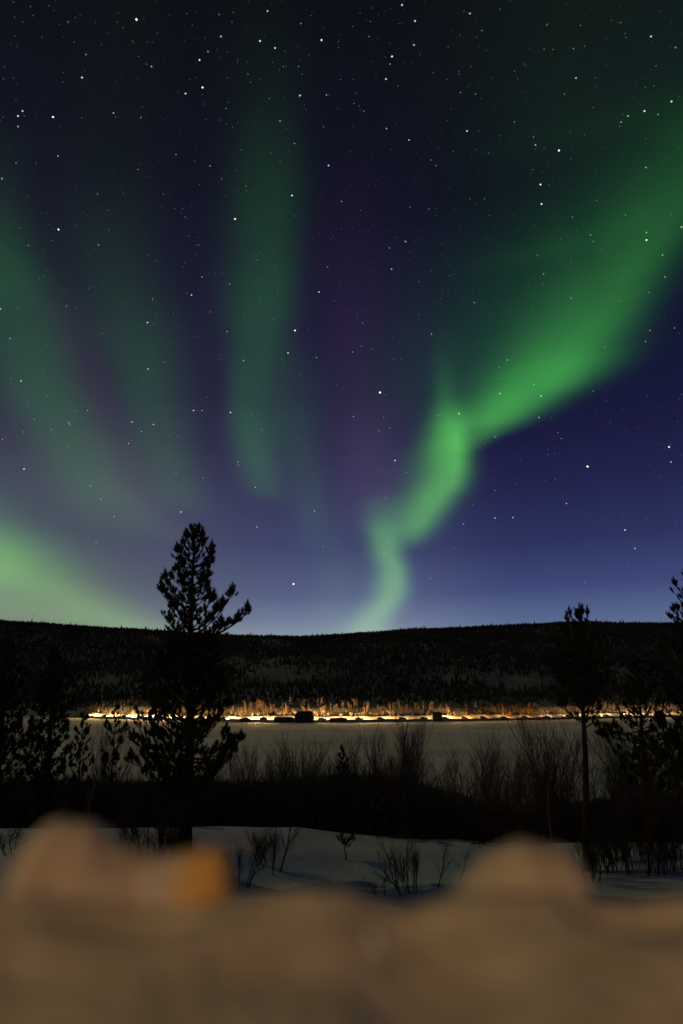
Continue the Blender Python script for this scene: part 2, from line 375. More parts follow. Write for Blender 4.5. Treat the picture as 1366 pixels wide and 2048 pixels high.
# ------------------------------------------------------------------ stars
STARS = """27,4,.35 61,13,.35 66,31,.35 108,21,.25 29,34,.3 46,44,.3 151,35,.3 160,30,.25 136,44,.5b 29,72,.3 84,74,.3 148,84,.3 191,45,.25 273,39,1.1 246,55,.4b 236,26,.25 172,109,.6b
164,155,.85 34,93,.3o 267,85,.3 295,84,.3 305,84,.25 277,113,.35 293,128,.4o 303,133,.7o 45,222,.8 36,232,.9b 106,234,1 36,253,.7b 227,226,.7o 231,234,.4o 282,235,.55 116,312,.65 32,326,.5 276,339,.5
9,134,.3 27,156,.3o 7,158,.35o 438,29,.5o 464,44,.4b 467,25,.35 535,22,.8o 442,73,.8o 416,103,.6 399,120,.9 520,82,.9 550,96,.9o 570,102,.35o 602,47,.55 622,31,.35b 643,80,1b 618,110,.35o 567,133,.5o
597,133,.5o 559,140,.3 495,124,.3b 496,148,.45 501,165,.35 519,158,.35 405,175,1 371,187,.9b 405,189,.3o 356,185,.3 392,155,.3o 539,197,.45 600,191,.9b 653,190,.6 452,217,.5 438,240,.35 560,242,.65
647,254,.4 589,287,.6 483,300,.4 560,323,.35 352,309,.55 420,332,.6 657,331,.9b 677,83,.3 677,95,.35 681,159,.4o 804,10,.9b 830,42,.9b 940,27,.8b 964,61,.5 720,26,.35o 738,73,.55r 828,90,.8o 784,113,1b
780,128,.6b 772,158,.9b 866,145,.4o 942,133,.4r 918,143,.35 918,148,.35 921,185,.5 951,188,.55o 796,172,.35 708,207,.45 728,222,.5 773,257,.8r 818,280,.8b 934,262,.85 896,94,.35b 862,320,.5 872,331,.5
906,303,.35 783,299,.3 977,306,.4 953,299,.3 1001,271,.35 894,241,.3o 752,155,.3o 840,109,.3 1093,50,.45o 1161,51,.4 1242,45,.4 1223,41,.35 1302,73,.8 1351,95,.6o 1147,97,.5 1106,99,.4 1088,98,.35
1152,156,.8b 1129,188,.45 1187,215,.45r 1256,232,.75o 1242,244,.6 1239,253,.4 1289,222,.9 1343,203,.9o 1316,229,.6c 1291,175,.35 1308,172,.35 1071,290,.75o 1118,301,1.1o 1067,274,.5 1292,335,.7o
1291,277,.35 1142,318,.35o 1029,244,.5 1029,142,.4 1048,128,.3 1052,131,.3 1250,67,.35 1252,75,.35 4,357,.7 195,388,.5 217,421,.4 327,388,.4 365,418,.4 370,433,.4 350,417,.3 443,358,.45 492,372,.5
584,391,1b 588,432,.4 470,438,1.1o 117,459,1 57,491,.55o 197,490,.6 104,481,.35 39,456,.35 397,490,.5 404,554,.65b 459,568,.6 370,525,.4 515,520,.5o 551,539,.3 444,547,.4o 431,547,.35 655,534,.6b
383,590,.85o 374,587,.4 305,598,.6o 638,584,.9b 669,602,.4o 133,612,.5 1,618,.7 35,617,.35 208,562,.3 295,645,.9b 421,624,.45 347,626,.35 454,663,.65o 590,661,1.1o 547,639,.4 20,677,.6 204,667,.4
93,689,.35 576,706,.9o 633,715,.65b 487,721,.7 442,718,.35 329,724,.5o 296,738,.8o 86,743,.4o 42,762,.8 22,757,.4 94,791,.5o 204,730,.35 600,750,.35 150,822,.45o 175,821,.6 414,794,.4o 387,821,.85o
404,821,.65o 461,825,.9o 502,830,.45 69,839,.5 137,845,.6 139,848,.6 102,859,.5 47,864,.5 264,844,.8o 307,849,.8b 283,863,.6 5,879,.55 257,887,.65 67,891,.4 136,894,.4 339,872,.35 355,873,.4 523,859,.5
476,924,.6 477,930,.5 48,938,.9o 352,946,.5b 406,956,.5 511,975,.7o 181,972,.6 202,998,.6 228,1033,.6 362,1024,.8 629,1022,.7o 514,1054,.7o 646,1093,.5o 587,1168,1.1 192,1085,.5 276,1087,.3 261,1089,.3o
121,1130,.3 68,1216,.6o 152,1239,.6o 317,1169,.5 620,1237,.4 498,1094,.3 683,403,.6 820,414,.5 858,418,.5 940,398,.4 969,398,.4 1081,369,1b 1098,370,.4 1083,408,1b 1145,434,.55b 1251,430,.5 1193,401,.45
1293,465,.7c 1293,480,1c 1325,510,.7c 1363,454,.8o 1181,470,.6o 1187,483,.5 811,483,.8b 779,496,.6o 783,538,.8b 1075,511,.5 1087,548,.65o 1086,567,.4 838,563,.45 949,605,.6 1142,596,.6 1330,554,.65o
1298,585,.5 1241,602,.4 725,646,.6r 863,668,.65 838,629,.4o 1349,656,.6o 1300,661,.6 1291,683,.6 1210,694,.5 1015,720,.7 998,735,.5 723,692,.5 705,704,.6 744,698,.4 787,718,.4 760,785,1.3b 771,790,.4
918,827,.9o 877,831,.5 1000,787,.8o 1068,769,.6 1082,792,.8 998,757,.4 1186,782,.5 1078,835,.7 707,833,.6 758,862,.5 780,856,.5 767,834,.4 990,874,.6 992,870,.4 1116,865,.5 1122,877,.5 928,888,.5
790,921,.9o 1175,933,1.2o 1338,894,1 1342,924,.8b 813,945,.5 755,938,.3 1096,909,.4 1111,958,.4 1031,968,.4 1133,1007,.8r 990,1036,.8b 1026,1035,.8b 990,981,.5 946,1010,.4 927,1048,.6 772,995,.5
792,1031,.4 910,1095,.4 768,1105,.6o 1250,1060,.9o 1270,1097,.8r 1099,1136,.4 861,1157,.5 1170,1165,.5"""
TINT = {'b': (.62, .80, 1.0), 'o': (1.0, .74, .46), 'r': (1.0, .48, .28), 'c': (.55, .95, .85), '': (1.0, .95, .88)}
sv, sf, sc = [], [], []
OCT = [(1, 0, 0), (-1, 0, 0), (0, 1, 0), (0, -1, 0), (0, 0, 1), (0, 0, -1)]
OF = [(0, 2, 4), (2, 1, 4), (1, 3, 4), (3, 0, 4), (2, 0, 5), (1, 2, 5), (3, 1, 5), (0, 3, 5)]
SD = 12000.0
def star(d, r, c):
    k = len(sv); p = d.normalized() * SD; r = r * SD / FPX
    for o in OCT: sv.append((p.x + o[0] * r, p.y + o[1] * r, p.z + o[2] * r)); sc.append((*c, 1))
    for f in OF: sf.append(tuple(k + i for i in f))
for s in STARS.split():
    a, b, m = s.split(','); t = m[-1] if m[-1] in 'borc' else ''; m = float(m.rstrip('borc'))
    c = TINT[t]; e = .02 + 1.25 * m ** 2.8
    star(direc(float(a), float(b)), 1.10 + .70 * m ** 2, tuple(v * e for v in c))
rr = random.Random(11)
n = 0
while n < 15000:       # the faint ones, over the whole upper sky
    v = Vector((rr.gauss(0, 1), rr.gauss(0, 1), abs(rr.gauss(0, 1)) + .05)).normalized()
    if v.z < .10: continue
    n += 1
    m = rr.random() ** 4.5
    c = TINT[rr.choice(['', '', 'b', 'o', 'r', ''])]; e = .020 + .10 * m
    if v.z < .30: e *= .7
    star(v, rr.uniform(.85, 1.2), tuple(x * e for x in c))
sm_ = bpy.data.materials.new('starlight'); sm_.use_nodes = True; t = sm_.node_tree; t.nodes.clear()
at_ = t.nodes.new('ShaderNodeAttribute'); at_.attribute_name = 'tint'
em = t.nodes.new('ShaderNodeEmission'); em.inputs[1].default_value = 0.5      # a ray crosses the little body twice
tr_ = t.nodes.new('ShaderNodeBsdfTransparent'); ad_ = t.nodes.new('ShaderNodeAddShader')
oo = t.nodes.new('ShaderNodeOutputMaterial'); t.links.new(at_.outputs['Color'], em.inputs[0])
t.links.new(em.outputs[0], ad_.inputs[0]); t.links.new(tr_.outputs[0], ad_.inputs[1]); t.links.new(ad_.outputs[0], oo.inputs[0])
sm_.cycles.emission_sampling = 'NONE'
so2 = np_mesh('stars', np.array(sv), np.array(sf), sm_)
ca = so2.data.color_attributes.new('tint', 'FLOAT_COLOR', 'POINT'); ca.data.foreach_set('color', np.array(sc, dtype=np.float32).ravel())
tag(so2, 'countless tiny white, bluish and orange stars scattered over the night sky', 'stars', kind='stuff')

# ------------------------------------------------------------------ near snow bank on the ledge and the lumps on it
def slope(px, py):
    d = direc(px, py); return d.z / d.y
def ratio(px, py):
    d = direc(px, py); return d.x / d.y
YB = 0.43
def bank_z(X, Y):
    u = X / YB
    px_ = 683 + u * FPX * 1.125
    edge = np.interp(px_, [-200, 0, 60, 300, 480, 600, 683, 730, 790, 880, 960, 1160, 1250, 1366, 1560], [1788, 1788, 1782, 1790, 1794, 1785, 1779, 1795, 1815, 1800, 1790, 1787, 1782, 1782, 1775])
    dy = (1024 - edge) / FPX
    top = (math.sin(PITCH) + dy * math.cos(PITCH)) / (math.cos(PITCH) - dy * math.sin(PITCH)) * YB
    z = top - (.34 * np.clip(YB - Y, 0, .06) + .15 * np.clip(YB - Y - .06, 0, .2)) + fbm(X, Y, .07, 3) * .010 * (1 - .6 * sstep(.39, .43, Y))
    z = z - .012 * np.exp(-((X + .125) / .050) ** 2 - ((Y - .418) / .014) ** 2)
    z = z - .016 * np.exp(-((X - .172) / .034) ** 2 - ((Y - .414) / .014) ** 2)
    z = z + .010 * np.exp(-((X - .26) / .03) ** 2 - ((Y - .34) / .03) ** 2)
    z = z - (Y > YB) * (np.clip(Y - YB, 0, 1) * 1.1 + np.clip(Y - YB, 0, 1) ** 2 * 14)
    return z
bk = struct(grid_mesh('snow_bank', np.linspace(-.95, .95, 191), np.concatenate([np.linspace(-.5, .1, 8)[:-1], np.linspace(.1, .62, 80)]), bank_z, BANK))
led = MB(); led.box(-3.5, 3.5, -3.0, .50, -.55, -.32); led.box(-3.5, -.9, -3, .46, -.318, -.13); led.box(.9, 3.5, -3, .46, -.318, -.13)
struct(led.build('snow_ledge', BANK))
def lump(name, prof, y0, depth, mat, label, cat, group=None, seed=1):
    """prof: (px, py) skyline of the lump seen at distance y0"""
    m = MB(); rows = []; n = 11
    pts = []
    P = sorted(prof)
    for k in range(41):
        px = P[0][0] + (P[-1][0] - P[0][0]) * k / 40
        py = float(np.interp(px, [p[0] for p in P], [p[1] for p in P]))
        pts.append((ratio(px, py) * y0, slope(px, py) * y0))
    zs = [p[1] for p in pts]
    zs = [(zs[max(i - 1, 0)] + zs[i] + zs[min(i + 1, 40)]) / 3 for i in range(41)]
    zs = [z_ + float(fbm(np.array(pts[i][0]), np.array(seed * .37), .030, 3)) * (.005 if seed == 9 else .008) for i, z_ in enumerate(zs)]
    zb = -.175
    cx = sum(p[0] for p in pts) / 41; loc = Vector((cx, y0, zb))
    for i in range(41):
        x = pts[i][0]; h = zs[i] - zb
        t = abs(i - 20) / 20; dd = depth * (1 - .35 * t ** 3)
        for j in range(n):
            a = math.pi * j / (n - 1)
            w = 1 + float(fbm(x * 1 + seed, j * .02 + seed, .03, 3)) * .38
            y = -math.cos(a) * dd * w; z = math.sin(a) ** .8 * h
            if j in (0, n - 1): z = 0
            m.v.append(Vector((x - cx, y, z)))
    for i in range(40):
        for j in range(n - 1):
            a = i * n + j; m.f.append((a, a + n, a + n + 1, a + 1))
    m.f.append(tuple(range(n))); m.f.append(tuple(40 * n + j for j in range(n - 1, -1, -1)))
    m.f.append(tuple([i * n + n - 1 for i in range(41)] + [i * n for i in range(40, -1, -1)]))
    o = m.build(name, mat, None, True); o.location = loc
    return tag(o, label, cat, group)
G = 'lumps of snow on the near bank'
AMBER_GLOW = material('snow_painted_glow', (.92, .58, .17), .6, (.86, .50, .12), 16, .2, 60, sss=.15)
# lamp glow painted into the small lump: plain snow to amber towards the right
_t = AMBER_GLOW.node_tree; _b = _t.nodes['Principled BSDF']; _src = _b.inputs['Base Color'].links[0].from_socket
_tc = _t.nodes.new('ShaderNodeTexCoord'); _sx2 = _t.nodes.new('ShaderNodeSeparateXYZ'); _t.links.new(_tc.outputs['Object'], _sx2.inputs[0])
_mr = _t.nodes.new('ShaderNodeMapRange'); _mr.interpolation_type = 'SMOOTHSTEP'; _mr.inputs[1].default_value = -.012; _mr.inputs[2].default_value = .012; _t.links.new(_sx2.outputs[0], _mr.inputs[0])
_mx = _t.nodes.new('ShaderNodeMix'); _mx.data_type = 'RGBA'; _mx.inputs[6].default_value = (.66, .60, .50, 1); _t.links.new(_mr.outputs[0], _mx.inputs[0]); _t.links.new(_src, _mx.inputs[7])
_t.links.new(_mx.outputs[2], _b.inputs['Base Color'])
lump('snow_lump', [(8, 1810), (32, 1745), (52, 1700), (78, 1668), (105, 1646), (148, 1638), (190, 1643), (218, 1658), (248, 1682), (278, 1702), (310, 1716), (340, 1740), (365, 1800)], .468, .042, BANK,
     'large rounded out-of-focus snow lump at the left end of the bank', 'snow lump', G, 3)
lump('snow_lump', [(272, 1800), (290, 1728), (320, 1713), (355, 1702), (390, 1690), (425, 1687), (447, 1699), (458, 1725), (465, 1800)], .455, .026, AMBER_GLOW,
     'small lump of snow coloured amber as if lamp-lit, beside the large left lump', 'snow lump', G, 5)
lump('snow_lump', [(860, 1820), (915, 1775), (950, 1735), (985, 1705), (1025, 1688), (1070, 1684), (1120, 1692), (1150, 1704), (1158, 1716), (1161, 1820)], .468, .042, BANK,
     'broad snow lump with a steep right side on the right of the bank', 'snow lump', G, 9)
CR = material('frost', (.95, .93, .9), .3, spec=.8)
for px, py, Y, lab in ((207, 1836, .30, 'thin pale frost flake sticking up below the large left lump'), (755, 2026, .24, 'tiny pale frost flake near the bottom edge of the bank')):
    m = MB(); m.tube([Vector((0, 0, 0)), Vector((-.001, 0, .006)), Vector((-.002, 0, .012))], [.0018, .0024, .0006], 6)
    p = at(px, py, Y); z = float(bank_z(np.array(p.x), np.array(Y))); t = z / p.z
    o = m.build('frost_flake', CR); o.location = p * t - Vector((0, 0, .001)); o.location.z = float(bank_z(np.array(o.location.x), np.array(o.location.y))) - .0005
    tag(o, lab, 'frost flake', 'frost flakes on the bank')

# ------------------------------------------------------------------ trees
def ground_at(x, y): return float(near_z(np.array(x), np.array(y)))
def ground_hit(px, py, y0=9.0, y1=20.0):
    s = slope(px, py); u = ratio(px, py); y = y0
    while y < y1:
        if ground_at(u * y, y) >= s * y: return Vector((u * y, y, ground_at(u * y, y)))
        y += .05
    return Vector((u * 13, 13, ground_at(u * 13, 13)))

def tuft(nm, cm, p, d, ln, r, rnd, nn):
    """one shoot: short stem wrapped in long thin needles that point forward"""
    d = d.normalized(); a = d.orthogonal().normalized(); b = d.cross(a)
    for k in range(nn):
        t = rnd.random(); base = p + d * (ln * t * .8)
        ph = rnd.uniform(0, 2 * math.pi); side = a * math.cos(ph) + b * math.sin(ph)
        q = (side * rnd.uniform(.7, 1.1) + d * rnd.uniform(.4, 1.0)).normalized()
        w = side.cross(q).normalized() * (r * .13)
        nm.tri(base - w, base + w, base + q * r * rnd.uniform(.9, 1.35))
    # dense inner needles
    k = len(nm.v); ring = []
    c0, c1, c2 = p - d * ln * .05, p + d * ln * .45, p + d * ln * 1.05
    for j in range(5):
        t = 2 * math.pi * j / 5; nm.v.append(c1 + (a * math.cos(t) + b * math.sin(t)) * r * rnd.uniform(.30, .52))
    nm.v += [c0, c2]
    for j in range(5):
        q = (j + 1) % 5; nm.f.append((k + j, k + q, k + 6)); nm.f.append((k + q, k + j, k + 5))

def limb(bm, nm, a, tip, r0, rnd, tl, tr, dens=1.0, nn=22, bare=.3, droop=.12, clump=0):
    """a -> tip branch that sags then turns up, with side shoots and tufts"""
    v = tip - a; Ln = v.length
    def P(t): return a + v * t + Vector((0, 0, -droop * Ln * math.sin(math.pi * t) * (1 if t < 1 else 0)))
    n = 6; pts = [P(i / n) for i in range(n + 1)]
    bm.tube(pts, [r0 * (1 - .8 * i / n) for i in range(n + 1)], 4)
    ns = max(3, int(Ln * 8.5 * dens)); side = v.cross(Vector((0, 0, 1)))
    if side.length < 1e-3: side = Vector((1, 0, 0))
    side.normalize()
    for k in range(ns):
        t = bare + (1 - bare) * (k + rnd.random()) / ns
        p = P(min(t, 1)); fwd = (P(min(t + .05, 1.0)) - P(t - .05)).normalized()
        s = (1 if k % 2 else -1)
        sl = min(.38, .30 * Ln) * (1.15 - t * .75) * rnd.uniform(.6, 1.2)
        q = (fwd * .75 + side * s * rnd.uniform(.3, .9) + Vector((0, 0, rnd.uniform(.2, 1.2)))).normalized()
        e = p + q * sl
        bm.tube([p, p + q * sl * .5 + Vector((0, 0, -.01)), e], [r0 * .28, r0 * .2, r0 * .12], 3)
        tuft(nm, None, e - q * tl * .5, q + Vector((0, 0, .3)), tl * rnd.uniform(.85, 1.2), tr, rnd, nn)
        if sl > .14:
            for _ in range(2 if sl > .22 else 1):
                m_ = p + q * sl * rnd.uniform(.3, .75); q2 = (q + side * rnd.uniform(-1, 1) + Vector((0, 0, rnd.uniform(.2, .9)))).normalized()
                bm.tube([m_, m_ + q2 * tl * .7], [r0 * .15, r0 * .1], 3)
                tuft(nm, None, m_ + q2 * tl * .4, q2, tl * rnd.uniform(.8, 1.1), tr, rnd, nn)
    if clump:
        h = clump * rnd.uniform(.6, 1.25); c0 = P(.93); lead = Vector((v.x * .18 / max(Ln, .1), v.y * .18 / max(Ln, .1), 1)).normalized()
        bm.tube([c0, c0 + lead * h], [r0 * .3, r0 * .12], 3)
        kk = max(4, int(h * 44))
        for j in range(kk):
            f = (j + .5) / kk; a_ = j * 2.4 + rnd.random(); o = Vector((math.cos(a_), math.sin(a_), 0))
            w = h * .42 * (1.05 - f) * rnd.uniform(.6, 1.2); e = c0 + lead * h * f * .85 + o * w + Vector((0, 0, w * .6))
            bm.tube([c0 + lead * h * f * .8, e], [r0 * .14, r0 * .08], 3)
            tuft(nm, None, e - (o * .5 + lead) * tl * .3, o * .5 + lead, tl * rnd.uniform(.8, 1.1), tr, rnd, nn)
        tuft(nm, None, c0 + lead * (h - tl * .3), lead, tl * 1.1, tr, rnd, nn)
    q = (P(1.0) - P(.9)).normalized() + Vector((0, 0, .5))
    tuft(nm, None, P(1.0) - q.normalized() * tl * .3, q, tl * 1.2, tr, rnd, nn)

def pine(name, label, base, top, prof, seed, nl, r0, first, explicit=(), tl=.15, tr=.052, rise=.75, group=None, nn=22, cat='pine tree', dens=1.0, clump=0):
    """base, top: world points; prof(f) -> (left, right) crown half widths in m at height fraction f"""
    rnd = random.Random(seed); H = top.z - base.z
    root = empty(name, base); tag(root, label, cat, group)
    ax = lambda f: Vector(((top.x - base.x) * f + .05 * math.sin(f * 7 + seed) * (1 - f) * f * 2, (top.y - base.y) * f, H * f))
    tm = MB(); n = 16
    tm.tube([ax(i / n) - (Vector((0, 0, .3)) if i == 0 else Vector()) for i in range(n + 1)], [r0 * (1.25 if i == 0 else 1) * (1 - .93 * (i / n) ** 1.1) for i in range(n + 1)], 9)
    tm.build('trunk', BARK, root, True)
    bm, nm = MB(), MB()
    for k in range(nl):
        f = first + (1 - first) * ((k + rnd.random()) / nl) ** .92
        az = k * 2.4 + rnd.uniform(-.4, .4)
        l, r = prof(f); w = (l * (1 - math.cos(az)) + r * (1 + math.cos(az))) / 2 * (1 if abs(math.cos(az)) > .35 else .9)
        w *= rnd.uniform(.72, 1.04)
        if w < .06: w = .06
        zt = f * H; za = max(zt - w * rise * rnd.uniform(.7, 1.3), first * H * .6)
        a = ax(za / H); tip = ax(min(f, 1)) + Vector((math.cos(az) * w, math.sin(az) * w, 0)); tip.z = zt
        limb(bm, nm, a, tip, r0 * .28 * (1 - f * .55) + .004, rnd, tl, tr, dens, nn, bare=.22 if w > .5 else .05, clump=clump * max(.25, min(1, (1 - f) * 3.2)) * rnd.choice((0, .7, 1)))
    for (tx, ty, tz, drop) in explicit:
        tip = Vector((tx, ty, tz)) - base; a = ax(max((tip.z - drop) / H, .05))
        limb(bm, nm, a, tip, r0 * .22 + .004, rnd, tl, tr, 1.25, nn, bare=.30, clump=clump * .8)
    q = ax(1) - ax(.96)
    for k in range(4): tuft(nm, None, ax(1 - .025 * k) + Vector((rnd.uniform(-.05, .05), 0, 0)) * k, q + Vector((rnd.uniform(-.3, .3), rnd.uniform(-.3, .3), .6)) * .1, tl, tr, rnd, nn)
    bm.build('branches', BARK, root); nm.build('needles', NEEDLE, root)
    return root

# --- the tall pine against the sky
Y0 = 12.2
bp_ = ground_hit(371, 1702); Y0 = bp_.y
tp_ = at(389, 1056, Y0)
PR = [(1056, 8, 8), (1072, 18, 20), (1090, 28, 32), (1105, 38, 40), (1120, 44, 48), (1150, 46, 46), (1168, 50, 34), (1185, 58, 38), (1205, 64, 52), (1225, 60, 58), (1245, 54, 66), (1262, 50, 74), (1285, 70, 66),
      (1320, 92, 72), (1370, 104, 76), (1415, 108, 78), (1440, 112, 74), (1470, 122, 80), (1500, 120, 100), (1530, 112, 96), (1560, 60, 50)]
def prof_px(PR, Y, base, top):
    zz, l, r = [], [], []
    for py, a, b in PR:
        zz.append((slope(383, py) * Y - base.z) / (top.z - base.z)); k = Y / (FPX * direc(383, py).y); l.append(a * k); r.append(b * k)
    zz, l, r = zz[::-1], l[::-1], r[::-1]
    return lambda f: (float(np.interp(f, zz, l)), float(np.interp(f, zz, r)))
def ex(px, py, Y, off, drop): p = at(px, py, Y); return (p.x, Y + off, p.z, drop)
pine('pine_tree', 'tall ragged pine rising alone above the hill against the sky', bp_, tp_, prof_px(PR, Y0, bp_, tp_), 12, 132, .115, .18,
     [ex(350, 1100, Y0, .1, .55), ex(330, 1158, Y0, -.1, .7), ex(316, 1178, Y0, .1, .55), ex(424, 1108, Y0, -.1, .45), ex(466, 1188, Y0, .0, .85), ex(450, 1212, Y0, -.2, .5), ex(496, 1224, Y0, .1, .5), ex(478, 1240, Y0, .1, .35),
      ex(486, 1478, Y0, .0, .35), ex(470, 1500, Y0, -.2, .2), ex(258, 1480, Y0, .1, .35), ex(262, 1520, Y0, -.2, .1), ex(440, 1530, Y0, .1, .0), ex(400, 1080, Y0, .1, .3), ex(372, 1075, Y0, 0, .3)],
     tl=.115, tr=.060, nn=30, dens=1.15, clump=.30)

def place_pine(name, label, px, Y, top_py, PRx, seed, nl, r0, first, explicit=(), lean=0, tl=.12, tr=.07, nn=20, clump=.24, group='pines near the bank', base=None, dens=1.2, cat='pine tree'):
    nl = int(nl * 1.5)
    x = ratio(px, 1500) * Y
    b = base or Vector((x, Y, ground_at(x, Y))); t = at(px + lean, top_py, b.y)
    return pine(name, label, b, t, prof_px(PRx, b.y, b, t), seed, nl, r0, first, explicit, tl, tr, group=group, nn=nn, dens=dens, cat=cat, clump=clump)
# thin pine on the right whose three tops clear the ridge
b = ground_hit(1176, 1742)
place_pine('pine_tree', 'slender pine on the right with three small tufted tops above the ridge', 1168, b.y, 1216,
     [(1216, 5, 5), (1245, 12, 14), (1262, 34, 32), (1300, 50, 50), (1360, 60, 60), (1415, 50, 46), (1430, 20, 20), (1450, 8, 8)], 5, 44, .078, .58,
     [ex(1141, 1226, b.y, .05, .50), ex(1176, 1226, b.y, .0, .45), ex(1136, 1240, b.y, .05, .30)], lean=-10, base=b, tl=.12, tr=.045)
# pine cut by the right edge
b = ground_hit(1406, 1735)
place_pine('pine_tree', 'bushy pine cut off by the right edge of the picture', 1406, b.y, 1128,
     [(1128, 8, 8), (1150, 30, 30), (1175, 52, 50), (1200, 44, 60), (1235, 58, 60), (1262, 64, 70), (1330, 80, 90), (1420, 85, 90), (1500, 100, 100), (1560, 60, 60)], 15, 70, .10, .25,
     [ex(1348, 1168, b.y, 0, .45), ex(1346, 1222, b.y, 0, .40)], lean=-12, base=b, tl=.14, tr=.05)
place_pine('pine_tree', 'pine with long level boughs over the ice near the right edge', 1276, 17.0, 1330,
     [(1330, 8, 8), (1360, 24, 24), (1400, 36, 34), (1440, 46, 60), (1470, 86, 88), (1490, 60, 92), (1540, 46, 80), (1580, 40, 40)], 25, 40, .09, .3,
     [ex(1192, 1452, 17, 0, .1), ex(1206, 1470, 17, .3, .0), ex(1352, 1478, 17, 0, .1), ex(1330, 1452, 17, 0, .1)], dens=.7)
place_pine('pine_tree', 'large dark pine left of the pale gap, cut off by the left edge', 12, 15.5, 1284,
     [(1284, 8, 8), (1330, 36, 36), (1400, 60, 50), (1450, 70, 46), (1480, 80, 66), (1530, 80, 70), (1575, 50, 50)], 35, 50, .11, .22, [ex(68, 1462, 15.5, 0, .2), ex(78, 1480, 15.5, 0, .15)])
place_pine('pine_tree', 'full dark pine between the left edge and the small saplings', 112, 17.5, 1300,
     [(1300, 8, 8), (1340, 24, 24), (1400, 36, 38), (1450, 46, 40), (1500, 52, 36), (1545, 52, 36), (1575, 30, 30)], 45, 56, .10, .22)
place_pine('young_pine', 'narrow young pine with upturned boughs just right of the full dark pine', 168, 20.0, 1430,
     [(1430, 4, 4), (1455, 14, 14), (1490, 22, 22), (1530, 28, 24), (1575, 26, 24)], 55, 26, .05, .25, dens=.7, cat='young pine', group='young pines on the slope')
place_pine('young_pine', 'thin open young pine with bare stem in front of the road glow', 232, 20.0, 1416,
     [(1416, 4, 4), (1440, 10, 10), (1470, 20, 20), (1500, 24, 20), (1545, 18, 18)], 65, 15, .045, .35, [ex(250, 1462, 20, 0, .05), ex(213, 1456, 20, 0, .1)], dens=.55, cat='young pine', group='young pines on the slope')
place_pine('young_pine', 'small pointed evergreen among the bare shrubs before the middle of the ice', 686, 26.0, 1497,
     [(1497, 2, 2), (1515, 8, 8), (1535, 12, 12), (1560, 16, 16)], 75, 26, .05, .3, tl=.2, tr=.08, nn=10, cat='young pine', group='young pines on the slope')
# little sapling standing in the snow hollow
b = ground_hit(691, 1722); t_ = at(692, 1668, b.y)
pine('pine_sapling', 'little pine sapling with reddish stem in the snow hollow', b, t_, lambda f: (.20, .20), 8, 9, .014, .72, tl=.10, tr=.04, cat='sapling', nn=14)

# --- bare trees and shrubs
def grow(segs, p, d, ln, r, depth, rnd, up, spread, kids):
    n = 4 if depth == 0 else 3
    pts = [p]; rad = [r]
    for i in range(n):
        d = (d + Vector((rnd.gauss(0, .10), rnd.gauss(0, .10), up * .10 + rnd.gauss(0, .05)))).normalized()
        pts.append(pts[-1] + d * ln / n); rad.append(r * (1 - .55 * (i + 1) / n))
    segs[min(depth, 1)].tube(pts, rad, (6, 4, 3, 3)[depth])
    if depth >= len(kids): return
    for k in range(kids[depth]):
        t = rnd.uniform(.25 if depth == 0 else .15, 1.0); i = min(int(t * n), n - 1); q = pts[i].lerp(pts[i + 1], t * n - i)
        a = rnd.uniform(0, 2 * math.pi); s = spread * rnd.uniform(.6, 1.3)
        o = d.orthogonal().normalized(); o2 = d.cross(o)
        nd = (d + (o * math.cos(a) + o2 * math.sin(a)) * s + Vector((0, 0, up * .25))).normalized()
        grow(segs, q, nd, ln * rnd.uniform(.42, .68) * (1.15 - .5 * t), rad[i] * .55, depth + 1, rnd, up, spread, kids)
def bare_meshes(seed, stems, H, r, spread, up, kids, lean=0.0, tm=None, bmt=None):
    rnd = random.Random(seed); s = [MB(), MB()]
    for k in range(stems):
        a = rnd.uniform(0, 6.28); q = .06 if stems == 1 else rnd.uniform(.12, .42)
        d = Vector((math.cos(a) * q + lean, math.sin(a) * q, 1)).normalized()
        p = Vector((math.cos(a) * .04 * stems, math.sin(a) * .04 * stems, -.15))
        grow(s, p, d, H * (1 if stems == 1 else rnd.uniform(.6, 1)) * .86, r * (1 if stems == 1 else .7), 0, rnd, up, spread, kids)
    return s[0].mesh('trunk', tm or BRUSH), s[1].mesh('branches', bmt or BRUSH)
def bare_tree(name, meshes, loc, s, rz, label, cat, group=None, sxy=None):
    root = empty(name, loc, rz); root.scale = (sxy or s, sxy or s, s); tag(root, label, cat, group)
    for nme, me in zip(('trunk', 'branches'), meshes):
        o = bpy.data.objects.new(nme, me); col.objects.link(o); o.parent = root
    return root
PROTO = {
    'up':   [bare_meshes(100 + i, 1, 6.5, .055, .55, .9, (16, 8, 4)) for i in range(3)],
    'wide': [bare_meshes(110 + i, 3, 6.0, .060, .80, .5, (9, 7, 4)) for i in range(3)],
    'bush': [bare_meshes(120 + i, 7, 3.5, .026, .60, .8, (7, 6, 3)) for i in range(3)],
}
HT = {'up': 6.9, 'wide': 6.4, 'bush': 3.6}
